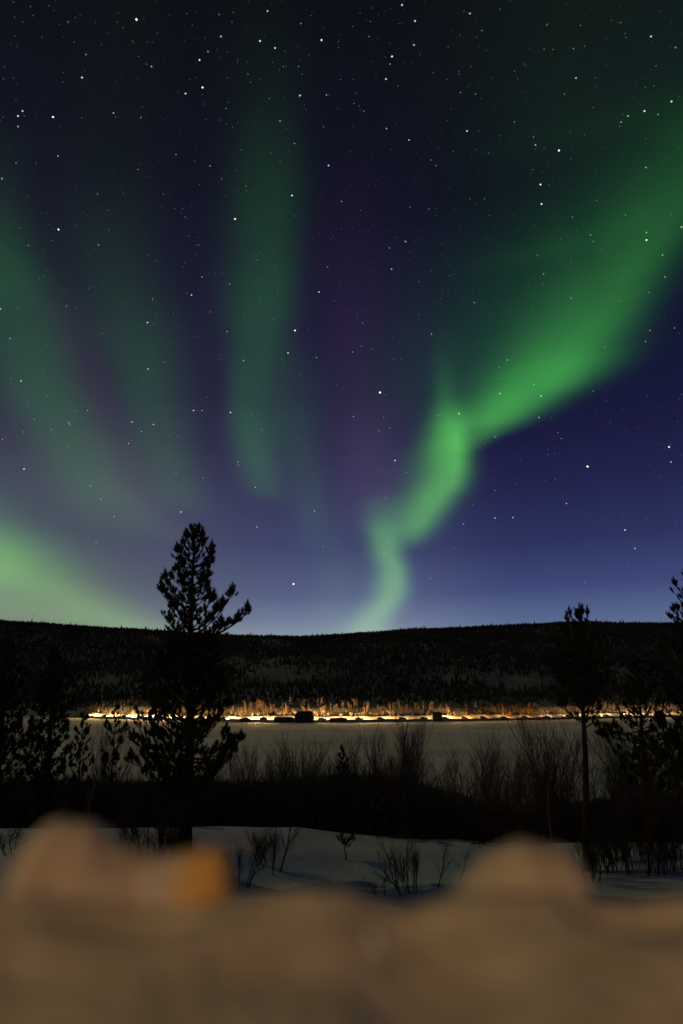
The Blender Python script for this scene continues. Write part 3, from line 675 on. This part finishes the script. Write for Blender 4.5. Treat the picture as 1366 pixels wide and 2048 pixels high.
spots = [('bush', 498, 1505, 30), ('up', 520, 1488, 38), ('bush', 556, 1508, 34), ('up', 601, 1492, 46), ('bush', 585, 1520, 30), ('wide', 652, 1476, 40), ('bush', 668, 1500, 32), ('bush', 718, 1508, 36),
         ('up', 712, 1480, 50), ('bush', 745, 1500, 36), ('up', 768, 1462, 42), ('up', 786, 1450, 44), ('up', 797, 1458, 46), ('wide', 830, 1460, 42), ('up', 838, 1470, 50), ('wide', 902, 1468, 38), ('bush', 880, 1500, 34),
         ('wide', 935, 1478, 44), ('up', 961, 1474, 48), ('bush', 984, 1512, 34), ('wide', 1015, 1496, 44), ('bush', 1040, 1510, 32), ('up', 1078, 1454, 34), ('wide', 1100, 1448, 30), ('up', 1120, 1440, 32),
         ('wide', 1142, 1452, 30), ('bush', 1196, 1510, 28), ('up', 1214, 1490, 34), ('wide', 1236, 1498, 40), ('bush', 1262, 1510, 30), ('wide', 1312, 1486, 28), ('up', 1340, 1478, 30), ('bush', 184, 1452, 26), ('bush', 200, 1462, 28),
         ('up', 212, 1446, 34), ('bush', 476, 1530, 28), ('bush', 640, 1520, 30), ('bush', 860, 1520, 30), ('bush', 1066, 1490, 28), ('bush', 530, 1528, 28), ('wide', 1166, 1500, 36), ('bush', 1290, 1520, 26), ('wide', 870, 1486, 50)]
LBL = {'up': 'bare upright birch among the shrubs in front of the pale ice', 'wide': 'bare wide-crowned tree among the shrubs in front of the pale ice', 'bush': 'bare many-stemmed shrub in front of the pale ice'}
rq = random.Random(31)
for _ in range(34):
    q = rq.uniform(470, 1366); k_ = rq.choice(['bush', 'bush', 'up']) if q < 1040 else rq.choice(['wide', 'up', 'bush'])
    spots.append((k_, q, rq.uniform(1492, 1532) if q < 1040 else rq.uniform(1450, 1520), rq.uniform(26, 50)))
SPECIAL = {902: 'spreading bare tree right of the middle, its crown leaning left over the ice', 652: 'twiggy bare tree just left of the small pointed evergreen', 184: 'fan of fine bare stems between the narrow young pine and the thin open one',
           1100: 'tangled bare tree just left of the slender pine trunk', 786: 'tallest bare upright birch, its thin top reaching the road glow'}
for i, (k, px, py, Y) in enumerate(spots):
    x = ratio(px, 1500) * Y; z = ground_at(x, Y); h = slope(px, py) * Y - z
    lab = SPECIAL.get(px); 
    bare_tree({'up': 'birch_tree', 'wide': 'bare_tree', 'bush': 'bare_shrub'}[k], PROTO[k][i % 3], (x, Y, z), h / HT[k], i * 1.3, lab or LBL[k], {'up': 'birch', 'wide': 'tree', 'bush': 'shrub'}[k],
              {'up': 'bare birches on the slope', 'wide': 'bare trees on the slope', 'bush': 'bare shrubs on the slope'}[k])
# pale-stemmed birches inside the thicket
PALE = bare_meshes(131, 1, 5.0, .022, .4, .9, (8, 4), tm=BIRCH)
for px, py, tp, lab in ((172, 1690, 1560, 'thin pale birch stem in the dark behind the large left snow lump'), (1108, 1712, 1570, 'thin pale birch stem in the dark behind the right snow lump')):
    b = ground_hit(px, py); h = slope(px, tp) * b.y - b.z
    bare_tree('birch_tree', PALE, b, h / 4.6, 1.0, lab, 'birch', 'pale stemmed birches')
# bushes standing in the near snow
NB = [bare_meshes(140, 5, 1.5, .022, .55, .7, (10, 6, 3), tm=TWIG, bmt=TWIG), bare_meshes(141, 4, 1.5, .026, .5, .6, (10, 6, 3), tm=TWIG, bmt=TWIG), bare_meshes(142, 3, 1.6, .030, .6, .4, (9, 5, 3), lean=-.30, tm=TWIG, bmt=TWIG), bare_meshes(143, 1, 1.6, .024, .5, .6, (9, 5, 3), lean=.18, tm=TWIG, bmt=TWIG),
      bare_meshes(144, 10, 1.2, .020, .55, .7, (7, 4, 2), tm=TWIG, bmt=TWIG)]
near = [(0, 479, 1772, 1642, 'many-stemmed bare bush just right of the amber snow lump'), (1, 541, 1746, 1640, 'bare bush with two dark stems standing in the snow right of the amber lump'), (3, 556, 1742, 1600, 'thin bare sapling leaning right beside the two-stemmed bush'),
        (3, 516, 1728, 1655, 'thin short bare shoot between the two bushes by the amber lump'), (4, 300, 1738, 1660, 'dense low bare bush between the large left lump and the pine trunk'), (4, 340, 1728, 1655, 'dark low bush against the left side of the pine trunk'),
        (2, 818, 1792, 1668, 'bare bush with thick stems leaning left in the snow hollow'), (1, 826, 1786, 1672, 'upright bare bush in the snow hollow behind the leaning one'), (3, 872, 1776, 1690, 'single thin bent shoot right of the leaning bush'), (2, 770, 1794, 1750, 'low twig lying almost flat left of the leaning bush'),
        (3, 915, 1758, 1705, 'small bare shoot at the foot of the right snow lump'), (1, 1186, 1762, 1640, 'bare bush at the foot of the slender pine on the right'), (3, 1210, 1745, 1640, 'bare stem second right of the slender pine trunk'),
        (0, 1228, 1742, 1640, 'thin stemmed bare bush left of the thick dark trunk'), (4, 1350, 1752, 1640, 'dense bare bush at the right edge of the snow'), (0, 1322, 1746, 1650, 'bare bush between the thick dark trunk and the right edge'), (4, 1165, 1752, 1660, 'dense bare bush right behind the steep side of the right lump'),
        (1, 20, 1706, 1640, 'bare bush at the left edge of the near snow')]
for i, (k, px, py, tp, lab) in enumerate(near):
    b = ground_hit(px, py); h = max(slope(px, tp) * b.y - b.z, .3)
    bare_tree('bare_bush' if k != 3 else 'bare_sapling', NB[k], b, h / 1.5, (i * 2.1 if k not in (2, 3) else 0), lab, 'bush' if k != 3 else 'sapling', 'bare bushes in the near snow', sxy=max(h / 1.5, .5))
rq = random.Random(5)
for k_ in range(22):
    px = rq.uniform(1165, 1366) if k_ < 14 else rq.uniform(235, 350)
    b = ground_hit(px, rq.uniform(1712, 1750)); h = max(slope(px, rq.uniform(1560, 1650)) * b.y - b.z, .3)
    side = px > 700
    bare_tree('bare_bush', NB[rq.choice((0, 1, 4))], b, h / 1.5, rq.uniform(0, 6), 'bare bush in the dark clutter between the slender pine and the right edge' if side else 'bare bush in the dark clutter left of the tall pine trunk', 'bush',
              'clutter of bare bushes at the right edge' if side else 'clutter of bare bushes by the tall pine', sxy=max(h / 1.7, .5))
THK = bare_meshes(150, 1, 5.5, .075, .5, .9, (14, 7, 3), tm=TWIG, bmt=TWIG)
b = ground_hit(1296, 1752)
bare_tree('bare_tree', THK, b, (slope(1296, 1500) * b.y - b.z) / 5.6, .4, 'thick dark bare trunk standing in the snow near the right edge', 'tree', 'bare trees in the near snow')
b = ground_hit(1258, 1716)
bare_tree('bare_tree', THK, b, (slope(1258, 1560) * b.y - b.z) / 5.6, 2.4, 'thinner dark bare trunk left of the thick one near the right edge', 'tree', 'bare trees in the near snow')

# --- the black thicket that hides the slope: one mass of shrubs
def thicket():
    rnd = random.Random(77); V, F = [], []
    protos = []
    for s in range(5):
        m = [MB(), MB()]
        for k in range(5):
            a = rnd.uniform(0, 6.28); q = rnd.uniform(.1, .5)
            grow(m, Vector((0, 0, -.1)), Vector((math.cos(a) * q, math.sin(a) * q, 1)).normalized(), rnd.uniform(.7, 1) * .95, .016, 1, rnd, .7, .7, (0, 6, 3))
        for k in range(34):       # leafless dense twig masses and dwarf evergreen clumps low down
            c = Vector((rnd.gauss(0, .20), rnd.gauss(0, .20), rnd.uniform(.0, .74)))
            for j in range(7):
                d = Vector((rnd.gauss(0, 1), rnd.gauss(0, 1), rnd.gauss(.5, .8))).normalized() * rnd.uniform(.08, .17)
                w = d.orthogonal().normalized() * .028
                m[1].tri(c - w, c + w, c + d)
        v = np.array([tuple(p) for p in m[1].v]); f = []
        for q in m[1].f:
            if len(q) == 3: f.append((q[0], q[1], q[2]))
            else:
                for i in range(1, len(q) - 1): f.append((q[0], q[i], q[i + 1]))
        protos.append((v, np.array(f)))
    off = 0
    PX = [-300, 0, 150, 250, 380, 500, 600, 650, 700, 780, 850, 950, 1050, 1150, 1250, 1366, 1700]
    PY = [1560, 1560, 1552, 1556, 1552, 1556, 1552, 1542, 1538, 1544, 1566, 1592, 1602, 1596, 1588, 1585, 1580]
    rows = []
    Y = 16.6
    while Y < 88:
        rows.append(Y); Y += .8 + Y * .012
    for Y in rows:
        x = -.66 * Y
        while x < .66 * Y:
            x += rnd.uniform(.45, 1.0) * (1 + Y * .012)
            px = 683 + x / Y * FPX * 1.075
            if Y < 24 and abs(px - 745) < 28 and rnd.random() < .7: continue
            yy = Y + rnd.uniform(-.4, .4); z = ground_at(x, yy)
            top = slope(px, float(np.interp(px, PX, PY))) * yy
            h = (top - z) * (rnd.uniform(.70, 1.0) if rnd.random() < .9 else rnd.uniform(1.0, 1.10))
            if h < .35: continue
            h = min(h, 6.5)
            v, f = protos[rnd.randrange(5)]
            a = rnd.uniform(0, 6.28); w = max(1.5, h * .75)
            c, s = math.cos(a), math.sin(a)
            V.append(np.stack([(v[:, 0] * c - v[:, 1] * s) * w + x, (v[:, 0] * s + v[:, 1] * c) * w + yy, v[:, 2] * h + z], -1)); F.append(f + off); off += len(v)
    o = np_mesh('thicket', np.concatenate(V), np.concatenate(F), TWIG)
    tag(o, 'black tangled thicket of shrubs covering the slope down to the ice', 'thicket', kind='stuff')
thicket()

# ------------------------------------------------------------------ forest on the hill: one far-off wood
def forest():
    rs = np.random.RandomState(5); n = 95000
    Y = 420 + np.sqrt(rs.rand(n)) * (1010 - 300) - 90; u = (rs.rand(n) - .5) * 1.32; X = u * Y
    sh = shore(X) + 13; t = (Y - sh) / (RY - shore(X) - 9)
    px = 683 + u * FPX * 1.03
    dens = .92 + fbm(X, Y, 45, 3) * 1.0 + .30 * sstep(.3, .55, u) + .2 * sstep(-.40, -.55, u)
    dens = dens + .9 * sstep(.82, .97, t) + .65 * sstep(.16, .05, t)
    el = (hill_z(X, Y) + 2) / Y
    ppy = np.interp(el, [-.03, 0, .04, .09, .13], [1442, 1403, 1352, 1290, 1241])
    for cx, cy, wx, wy, a in ((295, 1278, 34, 12, .9), (215, 1360, 46, 22, .5), (545, 1288, 34, 9, .7), (1040, 1364, 46, 14, .8), (900, 1348, 60, 12, .5), (470, 1330, 60, 20, .35), (850, 1350, 30, 12, .5), (560, 1350, 50, 24, .3)):
        dens = dens - a * np.exp(-((px - cx) / wx) ** 2 - ((ppy - cy) / wy) ** 2)
    keep = (Y > sh) & (t < 1.06) & (rs.rand(n) < np.clip(dens, .02, 1))
    X, Y = X[keep], Y[keep]; k = len(X); Z = hill_z(X, Y) - .4
    kind = rs.rand(k); H = rs.uniform(2.6, 5.6, k) * np.where(kind < .5, 1.0, .95); H = H * np.where((Y - shore(X)) > 480, .72, 1.0) * np.where(rs.rand(len(H)) < .012, 1.6, 1.0)
    W = H * rs.uniform(.16, .30, k); ang = rs.rand(k) * 6.28
    # template: trunk spike plus three ragged skirts (ring radii jittered per tree)
    V, F = [], []
    TZ = [(.12, 1.0, .50), (.34, .78, .74), (.58, .52, 1.02)]
    nv = 0
    for (z0, r, z1) in TZ:
        for j in range(5):
            a = ang + j * 2 * math.pi / 5 + z0 * 3; rr_ = W * r * rs.uniform(.55, 1.25, k)
            V.append(np.stack([X + np.cos(a) * rr_, Y + np.sin(a) * rr_, Z + H * (z0 + rs.uniform(-.06, .06, k))], -1))
        V.append(np.stack([X + W * rs.uniform(-.1, .1, k), Y, Z + H * z1], -1))
        for j in range(5): F.append((nv + j, nv + (j + 1) % 5, nv + 5))
        nv += 6
    for j in range(3):
        a = j * 2.09; V.append(np.stack([X + .12 * math.cos(a), Y + .12 * math.sin(a), Z], -1))
    V.append(np.stack([X, Y, Z + H * .8], -1))
    for j in range(3): F.append((nv + j, nv + (j + 1) % 3, nv + 3))
    nv += 4
    Vn = np.stack(V, 1).reshape(-1, 3); Fn = (np.array(F)[None] + (np.arange(k) * nv)[:, None, None]).reshape(-1, 3)
    o = np_mesh('forest', Vn, Fn, FOREST)
    tag(o, 'dark far-off wood of small trees covering the hillside up to its ridge', 'forest', kind='stuff')
    print('forest', k)
forest()

# ------------------------------------------------------------------ cabins on the far shore
WALL = material('dark_timber', (.035, .028, .022), .9, (.055, .042, .030), 1.5); ROOF = material('tarred_roof', (.022, .024, .024), .9)
GLASS = material('dark_glass', (.02, .02, .025), .1, spec=.6); TRIM = material('weathered_trim', (.10, .09, .08), .8)
def cabin(name, px0, px1, py0, dy, D, roof_h, label, cat='cabin', boxy=False):
    pm = (px0 + px1) / 2; Y = float(shore(ratio(pm, 1440) * 330)) - dy
    for _ in range(3): Y = float(shore(ratio(pm, 1440) * Y)) - dy
    x0, x1 = ratio(px0, 1440) * Y, ratio(px1, 1440) * Y; Wd = (x1 - x0) - .3; Ht = slope(pm, py0) * Y - LAKE
    root = empty(name, ((x0 + x1) / 2, Y, LAKE)); tag(root, label, cat, 'cabins along the far shore')
    h = Ht - roof_h; w = Wd / 2
    m = MB(); m.box(-w, w, 0, D, -.3, h); m.build('wall', WALL, root)
    r = MB(); ov = .25
    a_, b_, i_ = w + ov, D + ov, w * .34
    r.v += [Vector(p) for p in ((-a_, -ov, h + .004), (a_, -ov, h + .004), (a_, b_, h + .004), (-a_, b_, h + .004), (-a_, -ov, h + .14), (a_, -ov, h + .14), (a_, b_, h + .14), (-a_, b_, h + .14),
                               (-a_ + i_, D / 2, h + roof_h), (a_ - i_, D / 2, h + roof_h))]
    r.f += [(3, 2, 1, 0), (0, 1, 5, 4), (1, 2, 6, 5), (2, 3, 7, 6), (3, 0, 4, 7), (4, 5, 9, 8), (5, 6, 9), (6, 7, 8, 9), (7, 4, 8)]
    ro = r.build('roof', ROOF, root)
    c = MB(); c.box(w * .35, w * .35 + .5, D * .5 - .25, D * .5 + .25, h + roof_h * .5, h + roof_h + .55); c.build('chimney', WALL, ro)
    d = MB(); dh = min(2.0, h * .82); d.box(-.45, .45, -.04, -.003, .05, dh); do = d.build('door', TRIM, root)
    k = MB(); k.box(.28, .36, -.10, -.043, dh * .48, dh * .54); k.build('handle', ROOF, do)
    for s in ((-1, 1) if w > 2.2 else ()):
        g = MB(); g.box(s * w * .6 - .45, s * w * .6 + .45, -.03, -.003, h * .42, h * .72); wo = g.build('window', GLASS, root)
        f = MB()
        for a, b2, c2, d2 in ((-.55, -.452, h * .42 - .1, h * .72 + .1), (.452, .55, h * .42 - .1, h * .72 + .1), (-.448, .448, h * .42 - .1, h * .42 - .003), (-.448, .448, h * .72 + .003, h * .72 + .1)):
            f.box(s * w * .6 + a, s * w * .6 + b2, -.06, -.001, c2, d2)
        f.build('frame', TRIM, wo)
    return root
cabin('cabin', 588, 628, 1422.5, 5.5, 6, 2.4, 'tallest dark gabled cabin on the far shore, middle of the row')
cabin('shed', 547, 588, 1433.5, 4.5, 3, .7, 'long low dark shed touching the left side of the tallest cabin', 'shed')
cabin('shed', 480, 500, 1437, 4.5, 3, .5, 'small box-like hut by itself left of the long low shed', 'shed')
cabin('shed', 659, 695, 1436, 4.5, 4, .6, 'low wide hut right of the tallest cabin', 'shed')
cabin('cabin', 865, 885, 1424, 4.0, 4, 1.2, 'narrow tall dark hut on the shore right of centre')

# ------------------------------------------------------------------ cars in line on the far road
PAINT = [material('dark_paint', (.05, .05, .06), .3, spec=.5), material('silver_paint', (.35, .35, .36), .3, spec=.5, metal=.5), material('red_paint', (.25, .03, .02), .3, spec=.5)]
RUB = material('tyre_rubber', (.02, .02, .02), .8); RIM = material('rim_metal', (.4, .4, .4), .3, metal=1.0)
HL = emitter('headlight', (1.0, .86, .62), 60.0); TLm = emitter('tail_light', (1.0, .05, .02), 3.0)
def wheel_mb(x, y, r, w):
    m = MB(); m.tube([Vector((x, y - w / 2, r)), Vector((x, y + w / 2, r))], [r, r], 14); return m
def body_me():
    m = MB(); out = [(-2.2, .32), (-2.22, .72), (-2.05, .92), (-1.25, .98), (1.05, .95), (1.9, .84), (2.2, .66), (2.22, .34), (1.9, .26), (-1.9, .26)]
    m.prism(out, 'y', -.86, .86); me = m.mesh('body', PAINT[0]); return me
def cab_me():
    m = MB(); k = 0
    lo_ = [(-1.95, .955), (-1.3, 1.38), (.15, 1.40), (.95, .955)]
    for t, ins in ((-1, .0), (1, .0)):
        for i, (a, b2) in enumerate(lo_): m.v.append(Vector((a, t * (.80 if i in (0, 3) else .66), b2)))
    m.f = [(3, 2, 1, 0), (4, 5, 6, 7), (0, 1, 5, 4), (1, 2, 6, 5), (2, 3, 7, 6), (3, 0, 4, 7)]
    return m.mesh('cabin_glass', GLASS)
BM, CM = body_me(), cab_me()
rf = MB(); rf.box(-1.28, .13, -.64, .64, 1.385, 1.43); RM = rf.mesh('car_roof', PAINT[0])
WH = [wheel_mb(x, y, .31, .2).mesh('tyre', RUB) for x in (-1.35, 1.35) for y in (-.80, .80)]
RI = [wheel_mb(x, y, .31, .21).mesh('rim', RIM) for x in (-1.35, 1.35) for y in (-.80, .80)]
for me in RI:
    c = sum((v.co for v in me.vertices), Vector()) / len(me.vertices)
    for v in me.vertices: v.co = Vector((c.x + (v.co.x - c.x) * .6, v.co.y + math.copysign(.0, 1), c.z + (v.co.z - c.z) * .6))
HLM = []
for y in (-.62, .62):
    m = MB(); m.blob(Vector((2.2, y, .66)), .11, (.5, 1.3, .8), 8, 5, 0); HLM.append(m.mesh('headlight', HL))
TL = []
for y in (-.66, .66):
    m = MB(); m.box(-2.235, -2.19, y - .14, y + .14, .68, .80); TL.append(m.mesh('tail_light', TLm))
def lens_light(power, c):
    l = bpy.data.lights.new('headlight_beam', 'POINT'); l.energy = power; l.color = c; l.shadow_soft_size = .12; return l
WARM, AMB = (1.0, .58, .22), (1.0, .44, .10)
def powr(px):
    a, b_ = powr0(px); return a * (.45 + 1.1 * (.5 + .5 * math.sin(px * .031 + 2 * math.sin(px * .013)))), b_
def powr0(px):
    if px < 140: return 0, WARM
    if px < 300: return 1.3, WARM
    if px < 450: return 1.0, WARM
    if px < 800: return 1.5, WARM
    if px < 880: return .45, WARM
    if px < 912: return 1.2, WARM
    if px < 1085: return .34, AMB
    return 1.2, (1.0, .56, .24)
lights = {}
px = 138.0; i = 0; rc_ = random.Random(4)
POW = 12000.0
while px < 1440:
    px += 40 * (1 + rc_.uniform(-.12, .12)); i += 1
    Y = 330.0
    for _ in range(4): Y = float(shore(ratio(px, 1440) * Y)) + 2.3
    x = ratio(px, 1440) * Y
    dsh = float(shore(x + 3)) - float(shore(x - 3)); rz = math.atan2(dsh, 6)
    root = empty('car', (x, Y, LAKE + .86), rz)
    tag(root, 'car with glowing headlights in the line on the far lakeside road', 'car', 'cars in line on the far road')
    def put(nm_, me, par=root):
        o = bpy.data.objects.new(nm_, me); col.objects.link(o); o.parent = par; return o
    body = put('body', BM); put('window', CM); put('roof', RM)
    for a, b2 in zip(WH, RI): w_ = put('wheel', a); put('rim', b2, w_)
    for h in HLM: put('headlight', h)
    for h in TL: put('tail_light', h)
    p, c = powr(px)
    if p:
        key = (round(p, 2), c)
        if key not in lights: lights[key] = lens_light(POW * p, c)
        o = bpy.data.objects.new('headlight_beam', lights[key]); col.objects.link(o); o.parent = root; o.location = (2.75, .35, .70)
        o2 = o.copy(); col.objects.link(o2); o2.parent = root; o2.location = (5.0, .35, .60)

# birches lit along the road
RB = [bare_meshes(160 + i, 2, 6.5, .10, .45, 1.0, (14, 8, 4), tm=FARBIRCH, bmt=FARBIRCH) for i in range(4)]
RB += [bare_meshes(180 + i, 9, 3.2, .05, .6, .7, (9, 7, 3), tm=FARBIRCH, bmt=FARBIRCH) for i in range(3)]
rb = random.Random(9)
px = 150
while px < 1400:
    px += rb.uniform(2.6, 7.5)
    Y = 335.0
    for _ in range(3): Y = float(shore(ratio(px, 1440) * Y)) + 2
    kb = rb.randrange(9) % 7; Y += rb.uniform(5.0, 8.5) if kb > 3 else rb.uniform(6.0, 17); x = ratio(px, 1440) * Y; z = float(hill_z(np.array(x), np.array(Y)))
    s = rb.uniform(.40, 1.0)
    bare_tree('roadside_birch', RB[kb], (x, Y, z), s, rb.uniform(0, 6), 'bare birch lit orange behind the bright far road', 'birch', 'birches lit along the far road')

# low dark evergreens standing on the far shore in front of the road
def shore_bush(seed):
    rnd = random.Random(seed); m = MB()
    for k in range(60):
        f = rnd.random(); a = rnd.uniform(0, 6.28); w = (1 - f) * .75 + .1
        c = Vector((math.cos(a) * w * rnd.random(), math.sin(a) * w * rnd.random(), f * 2.0))
        for j in range(3):
            d = Vector((rnd.gauss(0, 1), rnd.gauss(0, 1), rnd.gauss(.6, .6))).normalized() * rnd.uniform(.25, .5); q = d.orthogonal().normalized() * .10
            m.tri(c - q, c + q, c + d)
    t = MB(); t.tube([Vector((0, 0, -.2)), Vector((0, 0, 1.9))], [.08, .03], 5)
    return t.mesh('trunk', TWIG), m.mesh('foliage', NEEDLE)
SB = [shore_bush(170 + i) for i in range(3)]
rs_ = random.Random(21)
L_ = [1109, 1126, 1141, 1152, 1166, 1181, 1199, 1213, 1246, 1270, 1287, 1303, 1322, 1340, 1348] + [rs_.uniform(150, 560) for _ in range(14)] + [rs_.uniform(640, 1100) for _ in range(16)]
for i, px in enumerate(L_):
    Y = 335.0
    for _ in range(3): Y = float(shore(ratio(px, 1440) * Y)) - rs_.uniform(.6, 2.2)
    root = empty('shore_shrub', (ratio(px, 1440) * Y, Y, LAKE), rs_.uniform(0, 6)); s_ = rs_.uniform(.7, 1.6) if i < 15 else rs_.uniform(.35, 1.05)
    root.scale = (s_, s_, s_ * rs_.uniform(.9, 1.3)); tag(root, 'low dark evergreen on the far shore against the road glow', 'shrub', 'dark shrubs along the far shore')
    for nme, me in zip(('trunk', 'foliage'), SB[i % 3]):
        o = bpy.data.objects.new(nme, me); col.objects.link(o); o.parent = root
